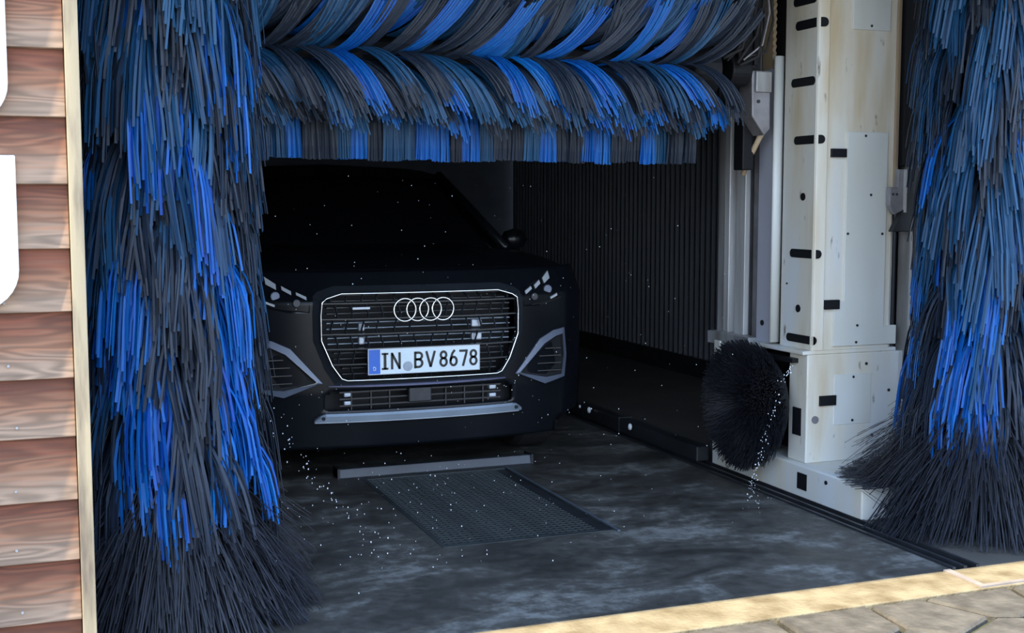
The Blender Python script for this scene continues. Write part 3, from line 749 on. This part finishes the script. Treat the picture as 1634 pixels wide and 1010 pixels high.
# grille bars, set back
gr_ = [.862, .845, .790, .775, .722, .708, .652, .638, .588]
def halfw(z):
    pts = [(.893, .365), (.873, .435), (.858, .455), (.80, .461), (.69, .46), (.58, .415), (.522, .375), (.513, .35)]
    for (z1, x1), (z0, x0) in zip(pts[:-1], pts[1:]):
        if z0 <= z <= z1: return x0 + (x1 - x0) * (z - z0) / (z1 - z0)
    return .35
vx = [.035, .105, .185, .25, .32, .385]
for zi, z in enumerate((.852, .783, .716, .650, .582)):
    hw = halfw(z) - .004
    A = dens([(-hw, z), (hw, z)], 24, False); mb = MB()
    mb.tube([loc((x, fy(x, z_) - .004, z_)) for x, z_ in A], .0052, 6, flat=2.2); mb.build('grille_bar', GRILLE, car)
lv = (.893, .852, .783, .716, .650, .582, .513)
mb_d = []
for r in range(6):
    z1, z0 = lv[r], lv[r + 1]; sh = (.0 if r % 2 else .03)
    for s in (-1, 1):
        for v in vx:
            x = s * (v + (sh if r < 4 else 0))
            if abs(x) > halfw((z0 + z1) / 2) - .02: continue
            mb = MB(); k = .010 * s if r % 2 else -.010 * s
            mb.tube([loc((x, fy(x, z0) + .002, z0)), loc((x, fy(x, z0) + .002, z0 + .02)), loc((x + k, fy(x, z1) + .002, z1 - .012)), loc((x + k, fy(x, z1) + .002, z1))], .004, 5, flat=2.0)
            mb.build('grille_divider', GRILLE, car)
    # louvre behind each row
    zc = (z0 + z1) / 2; hw = halfw(zc) - .03
    for q in (-.014, .012):
        MB().box(-hw, hw, .045, .085, zc + q, zc + q + .004).build('louvre', SATIN2 if r in (2, 3) else DARKSTEEL, car)
MB().box(-.47, .47, .16, .17, .48, .93).build('radiator', PLASTIC, car)
for s in (-1, 1):
    for z in (.815, .745, .685):
        x0 = s * .29
        if z > .8: continue
        MB().box(min(x0, x0 - s * .05), max(x0, x0 - s * .028), .03, .06, z - .020, z + .016).build('crash_mount', SATIN, car, bevel=.006)
MB().box(-.325, -.245, -.004, .004, .836 - .012, .836).build('grille_badge', SATIN, car, bevel=.002)

emb = bpy.data.objects.new('ring_emblem', None)
e_ = MB(); RR = .0505
for k in range(4):
    cx_ = (k - 1.5) * .0595
    e_.tube([(cx_ + RR * math.cos(a), -.012 + (.003 if k % 2 else 0), .818 + RR * math.sin(a)) for a in [2 * math.pi * i / 40 for i in range(40)]], .0048, 8, closed=True)
e_.build('ring_emblem', CHROME, car, smooth=True)

# number plate with its lettering
pl = MB().box(-.2615, .2615, -.018, -.008, .534, .650).build('number_plate', WHITEPLATE, car, bevel=.003)
tag(pl, 'white number plate reading IN BV 8678')
MB().ring([(-.2615, .534), (.2615, .534), (.2615, .650), (-.2615, .650)], [(-.258, .5375), (.258, .5375), (.258, .6465), (-.258, .6465)], 'y', -.0195, -.016).build('plate_rim', SATIN, pl)
MB().box(-.258, -.206, -.0190, -.016, .538, .646).build('country_band', PLATEBLUE, pl)
MB().cyl((-.079, -.0195, .566), .022, .003, 'y', 20).build('seal', SEAL, pl)
MB().cyl((-.079, -.0190, .617), .014, .003, 'y', 20).build('seal', WHITEPLATE, pl)
def text(s, x, z, hgt, wid, m, y=-.0200, bold=0.0, name='lettering'):
    c = bpy.data.curves.new('lettering', 'FONT'); c.body = s; c.size = 1; c.extrude = .0; c.offset = bold; c.space_character = 1.05
    t = bpy.data.objects.new('tmp', c); COL.objects.link(t)
    dg = bpy.context.evaluated_depsgraph_get(); me = bpy.data.meshes.new_from_object(t.evaluated_get(dg))
    bpy.data.objects.remove(t)
    n_ = len(me.vertices); co = np.empty(n_ * 3); me.vertices.foreach_get('co', co); co = co.reshape(-1, 3)
    mn, mxx = co.min(0), co.max(0); sx_ = wid / (mxx[0] - mn[0]); sz_ = hgt / (mxx[1] - mn[1])
    new = np.stack([x + (co[:, 0] - mn[0]) * sx_, np.full(n_, y), z + (co[:, 1] - mn[1]) * sz_], 1)
    me.vertices.foreach_set('co', new.ravel()); me.materials.clear(); me.materials.append(m)
    o = bpy.data.objects.new(name, me); COL.objects.link(o); o.parent = pl
    s_ = o.modifiers.new('solid', 'SOLIDIFY'); s_.thickness = .0012; s_.offset = 0
    return o
# the I with serifs as on the plate
MB().box(-.190, -.178, -.0205, -.0185, .555, .630).box(-.199, -.169, -.0205, -.0185, .555, .5635).box(-.199, -.169, -.0205, -.0185, .6215, .630).build('lettering', INK, pl)
def arc(cx_, cz_, rx, rz, a0, a1, n_=12): return [(cx_ + rx * math.cos(R(a0 + (a1 - a0) * k / n_)), cz_ + rz * math.sin(R(a0 + (a1 - a0) * k / n_))) for k in range(n_ + 1)]
def stroke(mb, P, wd=.0105, y=-.0200):
    """one pen stroke of the lettering, mitred"""
    n_ = len(P); closed = P[0] == P[-1]; L_, R_ = [], []
    for i in range(n_):
        a = P[i - 1] if i else (P[-2] if closed else P[0]); b = P[i + 1] if i < n_ - 1 else (P[1] if closed else P[-1])
        c = P[i]; d1 = Vector((c[0] - a[0], c[1] - a[1])); d2 = Vector((b[0] - c[0], b[1] - c[1]))
        if d1.length < 1e-9: d1 = d2
        if d2.length < 1e-9: d2 = d1
        d1.normalize(); d2.normalize(); t = (d1 + d2).normalized(); nn = Vector((-t.y, t.x)); k = wd / 2 / max(.5, nn.dot(Vector((-d1.y, d1.x))))
        L_.append((c[0] + nn.x * k, c[1] + nn.y * k)); R_.append((c[0] - nn.x * k, c[1] - nn.y * k))
    vs = [(x, yy, z) for yy in (y, y + .0015) for x, z in L_ + R_]; m_ = 2 * n_; fs = []
    for i in range(n_ - 1):
        fs += [(i, i + 1, n_ + i + 1, n_ + i), (m_ + i, m_ + n_ + i, m_ + n_ + i + 1, m_ + i + 1), (i, m_ + i, m_ + i + 1, i + 1), (n_ + i, n_ + i + 1, m_ + n_ + i + 1, m_ + n_ + i)]
    mb.add(vs, fs)
def glyph(ch, x, wd, z=.555, hgt=.075):
    h = .00525; a, b, c, d = x + h, x + wd - h, z + h, z + hgt - h; mx_ = (a + b) / 2; r2 = (b - a) / 2; mb = MB()
    if ch == 'N': stroke(mb, [(a, z), (a, z + hgt)]); stroke(mb, [(b, z), (b, z + hgt)]); stroke(mb, [(a, z + hgt - .004), (b, z + .004)])
    if ch == 'V': stroke(mb, [(a, z + hgt), (mx_, z + .003)]); stroke(mb, [(b, z + hgt), (mx_, z + .003)])
    if ch == 'B':
        zm = z + hgt * .53; u = (d - zm) / 2; l = (zm - c) / 2
        stroke(mb, [(a, z), (a, z + hgt)]); stroke(mb, [(a, d), (b - u - .001, d)] + arc(b - u - .001, d - u, u, u, 90, -90)[1:] + [(a, zm)])
        stroke(mb, [(a, zm), (b - l, zm)] + arc(b - l, zm - l, l, l, 90, -90)[1:] + [(a, c)])
    if ch == '8':
        zm = z + hgt * .53; u = (d - zm) / 2; l = (zm - c) / 2
        stroke(mb, arc(mx_, zm + u, r2 * .88, u, 0, 360, 20)[:-1] + arc(mx_, zm + u, r2 * .88, u, 0, 0, 1)[:1]); stroke(mb, arc(mx_, zm - l, r2, l, 0, 360, 20)[:-1] + arc(mx_, zm - l, r2, l, 0, 0, 1)[:1])
    if ch == '6':
        l = (hgt * .58 - h) / 2; q = arc(mx_, c + l, r2, l, 0, 360, 20); stroke(mb, q[:-1] + q[:1]); stroke(mb, [(a, c + l), (a + .002, c + l + .012), (a + .009, z + hgt * .8), (mx_ + .006, z + hgt)])
    if ch == '7': stroke(mb, [(x, d), (b, d), (b - .001, d - .010), (mx_ - .003, z)])
    mb.build('lettering', INK, pl)
glyph('N', -.157, .045); glyph('B', -.050, .043); glyph('V', .002, .050)
for k, ch in enumerate('8678'): glyph(ch, .068 + k * .0475, .040)
text('D', -.239, .552, .018, .013, WHITEPLATE, bold=.02)

# lower intake
box('intake_back', PLASTIC, car, -.46, .46, .12, .13, .36, .48)
for z in (.455, .425, .395):
    MB().box(-.38, .38, .03, .05, z - .003, z + .004).build('intake_bar', GRILLE, car)
for v in (-.33, -.24, -.155, .11, .20, .29): MB().box(v, v + .006, .028, .05, .375, .465).build('intake_divider', GRILLE, car)
MB().box(-.068, .038, .004, .03, .398, .468).build('radar_cover', DARKSTEEL, car, bevel=.006)
for s in (-1, 1):
    for z in (.443, .405): MB().box(min(s * .325, s * .36), max(s * .325, s * .36), .03, .06, z - .010, z + .010).build('crash_mount', SATIN, car, bevel=.005)
lip = [(-.44, .491), (-.36, .486), (-.355, .499), (.34, .490), (.345, .480), (.30, .476), (-.36, .472), (-.44, .482)]
def along(name, x0, x1, top, bot, off, m, depth=.04, n_=40):
    vs = []
    for k in range(n_ + 1):
        x = x0 + (x1 - x0) * k / n_; a_, b_ = top(x), bot(x); y = fy(x, (a_ + b_) / 2) - off
        vs += [loc((x, y + depth, a_)), loc((x, y + .004, a_)), loc((x, y, (a_ * .7 + b_ * .3))), loc((x, y, b_)), loc((x, y + depth, b_ - .002))]
    mb = MB(); mb.add(vs, [(5 * k + j, 5 * k + j + 1, 5 * k + 6 + j, 5 * k + 5 + j) for k in range(n_) for j in range(4)] + [(0, 1, 2, 3, 4), (5 * n_ + 4, 5 * n_ + 3, 5 * n_ + 2, 5 * n_ + 1, 5 * n_)])
    return mb.build(name, m, car)
along('lip_strip', -.43, .40, lambda x: .489, lambda x: .478 + .006 * (abs(x) / .4) ** 2, .014, mat('lip_violet_grey', (.10, .11, .20), rough=.35, metal=.3))
# skid strip, upper face lighter
along('skid_strip', -.492, .485, lambda x: .364 - max(0, abs(x) - .455) * .75, lambda x: .327 + max(0, abs(x) - .47) * .1, .030, SATIN2)
along('skid_edge', -.492, .470, lambda x: .3285, lambda x: .3245, .033, SATIN, depth=.02)  # highlight along the lower edge, put in as a lighter strip
for s in (-1, 1): MB().cyl((s * .455, fy(.45, .345) - 5.33 - .036, .345), .008, .006, 'y', 12).build('parking_sensor', PLASTIC, car)

# side intakes with silver frames
fo = [(.455, .500), (.475, .498), (.620, .440), (.735, .466), (.748, .570), (.732, .700), (.665, .690), (.590, .655)]
fi_ = [(.478, .506), (.492, .500), (.622, .472), (.712, .480), (.726, .570), (.718, .672), (.678, .664), (.612, .632)]
for s in (1, -1):
    A = [(s * x, z) for x, z in fo]; B = [(s * x, z) for x, z in fi_]
    band('intake_frame', A, B, .012, .016, FRAMEGREY, back=.01)
    B2 = [(s * (x - .0), z) for x, z in fi_]; mB = [( (x * .985 + s * .630 * .015), (z * .985 + .575 * .015)) for x, z in B2]
    band('intake_edge', B2, mB, .019, .019, CHROME, back=.0)
    patch('side_intake', B2, .002, PLASTIC, thick=.01)
    for q in range(4):
        z = .50 + q * .035; MB().box(min(s * (.53 + q * .03), s * .70), max(s * (.53 + q * .03), s * .70), fy(.62, z) - 5.33 - .010, fy(.62, z) - 5.33 + .03, z, z + .004).build('intake_bar', GRILLE, car)
# headlamps
lo_ = [(.503, .890), (.590, .925), (.700, .985), (.735, .985), (.745, .93), (.715, .842), (.590, .812), (.505, .812)]
for s in (1, -1):
    P = [(s * x, z) for x, z in lo_]
    hl = patch('headlamp', P, .003, DARKGLASS, thick=.02)
    for q in (((.515, .882), (.555, .902), (.556, .890), (.516, .868)), ((.575, .906), (.612, .928), (.613, .912), (.577, .890)), ((.634, .936), (.678, .968), (.676, .935), (.636, .912)), ((.650, .850), (.690, .866), (.690, .855), (.652, .840))):
        patch('lamp_segment', [(s * x, z) for x, z in q], .009, LED, hl, thick=.01)
    cxl = s * .645; pp = loc((cxl, fy(cxl, .885) - .012, .885))
    MB().cyl(pp, .021, .02, 'y', 20).build('projector', FRAMEGREY, hl, bevel=.004)
    MB().cyl((s * .56, fy(.56, .85) - 5.33 - .012, .855), .018, .02, 'y', 16).build('projector', DARKSTEEL, hl, bevel=.004)

# hood, wings, body, cabin
def loft(name, secs, m, smooth=True, cap=True, bevel=0):
    mb = MB(); n_ = len(secs[0][1]); vs = []; fs = []
    for y, pr_ in secs: vs += [loc((x, y, z)) for x, z in pr_]
    for i in range(len(secs) - 1):
        for k in range(n_ - 1): fs.append((i * n_ + k, i * n_ + k + 1, (i + 1) * n_ + k + 1, (i + 1) * n_ + k))
    if cap: fs += [tuple(range(n_)), tuple(range((len(secs) - 1) * n_ + n_ - 1, (len(secs) - 1) * n_ - 1, -1))]
    mb.add(vs, fs); return mb.build(name, m, car, smooth=smooth)
hd = MB(); ny = 16; nx = 30; vs = []
for j in range(ny + 1):
    t = j / ny
    for i in range(nx + 1):
        x = -.80 + 1.6 * i / nx; y0 = fy(x, .985) + .002; y = y0 + (6.30 - y0) * t
        vs.append(loc((x, y, .985 + .095 * math.sin(min(1, t * 1.0) * math.pi / 2) - .06 * (abs(x) / .8) ** 3 * t + (.012 if .38 < abs(x) < .5 else 0) * min(1, 3 * t))))
hd.add(vs, [(j * (nx + 1) + i, j * (nx + 1) + i + 1, (j + 1) * (nx + 1) + i + 1, (j + 1) * (nx + 1) + i) for j in range(ny) for i in range(nx)])
o = hd.build('hood', PAINT, car, smooth=True, fix=False); sd = o.modifiers.new('solid', 'SOLIDIFY'); sd.thickness = .01; sd.offset = -1
def sec(w, zb, zt, wt=None, top=True):
    wt = wt or w * .93
    h = [(w * .90, zb), (w, zb + .10), (w * 1.01, (zb + zt) / 2), (w * .985, zt - .10), (wt, zt - .015), (wt * .5, zt), (0, zt)]
    return [(-x, z) for x, z in h] + h[::-1][1:]
loft('body_side', [(5.62, sec(.872, .22, .985)), (5.8, sec(.885, .20, 1.01)), (6.1, sec(.89, .19, 1.04)), (6.4, sec(.89, .19, 1.05)), (7.5, sec(.89, .19, 1.04)), (8.6, sec(.89, .20, 1.04)), (9.2, sec(.87, .24, 1.02)), (9.48, sec(.78, .32, .98))], PAINT)
def csec(w0, z0, w1, z1): return [(-w0, z0), (-w1, z1 - .03), (-w1 * .8, z1), (0, z1 + .02), (w1 * .8, z1), (w1, z1 - .03), (w0, z0)]
loft('roof', [(6.95, csec(.62, 1.43, .60, 1.475)), (7.4, csec(.64, 1.44, .61, 1.50)), (8.3, csec(.63, 1.42, .60, 1.49)), (9.0, csec(.60, 1.37, .57, 1.43))], PAINT)
gl = MB(); vs = []
for j in range(9):
    t = j / 8; w_ = .76 - .15 * t
    for i in range(17):
        u = i / 16 * 2 - 1; vs.append(loc((u * w_, 6.27 + .72 * t + .10 * u * u * (1 - .3 * t), 1.05 + .42 * t - .02 * u * u)))
gl.add(vs, [(j * 17 + i, j * 17 + i + 1, (j + 1) * 17 + i + 1, (j + 1) * 17 + i) for j in range(8) for i in range(16)])
o = gl.build('windscreen', DARKGLASS, car, smooth=True, fix=False); sd = o.modifiers.new('solid', 'SOLIDIFY'); sd.thickness = .006
for s in (-1, 1):
    MB().tube([loc((s * .79, 6.36, 1.04)), loc((s * .70, 6.75, 1.27)), loc((s * .62, 7.05, 1.45))], .028, 8).build('pillar', PAINT, car, smooth=True)
    mb = MB(); q = [(6.45, 1.05, .82), (8.9, 1.05, .82), (8.7, 1.40, .63), (7.05, 1.43, .63)]
    mb.add([loc((s * w_, y, z)) for y, z, w_ in q] + [loc((s * (w_ - .01), y, z)) for y, z, w_ in q], [(0, 1, 2, 3), (7, 6, 5, 4), (0, 4, 5, 1), (1, 5, 6, 2), (2, 6, 7, 3), (3, 7, 4, 0)])
    mb.build('side_window', DARKGLASS, car)
    mo = MB().ball((0, 0, 0), .085).build('door_mirror', PAINT, car, smooth=True); mo.location = loc((s * .97, 6.72, 1.08)); mo.scale = (1.0, .6, .75)
    MB().tube([loc((s * .86, 6.74, 1.03)), loc((s * .95, 6.73, 1.05))], .02, 8).build('mirror_arm', PAINT, car)
mb = MB(); q = [(-.72, 9.40, 1.0), (.72, 9.40, 1.0), (.56, 9.02, 1.40), (-.56, 9.02, 1.40)]
mb.add([loc(p) for p in q] + [loc((a, b - .01, c)) for a, b, c in q], [(0, 1, 2, 3), (7, 6, 5, 4), (0, 4, 5, 1), (1, 5, 6, 2), (2, 6, 7, 3), (3, 7, 4, 0)])
mb.build('rear_window', DARKGLASS, car)
MB().box(-.70, .70, .45, 3.9, .17, .24).build('underbody', PLASTIC, car, bevel=.01)
for wy in (6.14, 8.74):
    for s in (-1, 1):
        tyre = MB(); prof = [(.20, .0), (.30, .0), (.325, .03), (.325, .18), (.30, .205), (.20, .205)]; n_ = 36; vs = []
        for k in range(n_):
            a = 2 * math.pi * k / n_
            for r0, t0 in prof: vs.append((t0, r0 * math.cos(a), r0 * math.sin(a)))
        m_ = len(prof); fs = [(k * m_ + i, k * m_ + i + 1, ((k + 1) % n_) * m_ + i + 1, ((k + 1) % n_) * m_ + i) for k in range(n_) for i in range(m_ - 1)]
        tyre.add(vs, fs); x0 = .685 if s > 0 else -.89
        wh = tyre.build('wheel', RUBBER, car, smooth=False); wh.location = (x0, wy - 5.33, .325)
        hub = MB().cyl((.16 if s > 0 else .02, 0, 0), .05, .03, 'x', 16)
        for k in range(5):
            a = 2 * math.pi * k / 5; xx = .17 if s > 0 else .03
            hub.tube([(xx, .03 * math.cos(a), .03 * math.sin(a)), (xx, .205 * math.cos(a), .205 * math.sin(a))], [.028, .018], 6)
        hub.cyl((.09, 0, 0), .205, .01, 'x', 30)
        hub.build('rim', SATIN2, wh)

# ================================================================== WATER
r_ = random.Random(77); sp = MB()
def stream(P, n_, sc, r0, r1):
    for k in range(n_):
        t = r_.random() ** .9 * (len(P) - 1); i = min(int(t), len(P) - 2); p = Vector(P[i]).lerp(Vector(P[i + 1]), t - i)
        sp.ball((p.x + r_.gauss(0, sc), p.y + r_.gauss(0, sc), max(.004, p.z + r_.gauss(0, sc))), r_.uniform(r0, r1), r_.uniform(1, 1.6))
stream([(2.90, 4.34, .62), (2.90, 4.42, .52), (2.90, 4.49, .36), (2.90, 4.55, .23), (2.90, 4.61, .10), (2.90, 4.63, .01)], 105, .009, .0010, .0029)
stream([(2.90, 4.62, .03), (2.80, 4.4, .02)], 18, .03, .0010, .0024)
stream([(.66, 4.25, .66), (.74, 4.25, .53), (.81, 4.25, .446), (.865, 4.25, .376), (.91, 4.25, .30), (1.02, 4.25, .20), (1.10, 4.2, .05)], 75, .016, .0010, .0026)
for k in range(240):
    sp.ball((r_.uniform(.75, 2.6), r_.uniform(3.9, 5.15), r_.uniform(.01, 1.4) ** 1.0), r_.uniform(.0007, .0017), r_.uniform(1, 1.8))
for k in range(90):
    sp.ball((r_.gauss(1.25, .3), r_.uniform(3.8, 4.8), r_.uniform(.005, .3)), r_.uniform(.001, .0022), r_.uniform(1, 1.8))
tag(sp.build('water_spray', DROP, None, smooth=True, fix=False), 'fine scattered water drops falling in front of the car', 'water', kind='stuff')
for p, rad, lb in (((3.02, 6.60, .075), .013, 'large bright water drop by the kerb, closer to the car bumper'), ((2.96, 6.6, .10), .007, 'smallest bright water drop beside the kerb near the bumper'), ((3.00, 6.02, .075), .013, 'single large bright water drop by the kerb, closer to the white column')):
    o = MB().ball((0, 0, 0), rad, 1.5).build('water_drop', DROP, None, smooth=True); o.location = p
    tag(o, lb, 'drop', 'bright drops by the kerb')

# leftover helper datablock
bpy.data.objects.remove(emb)
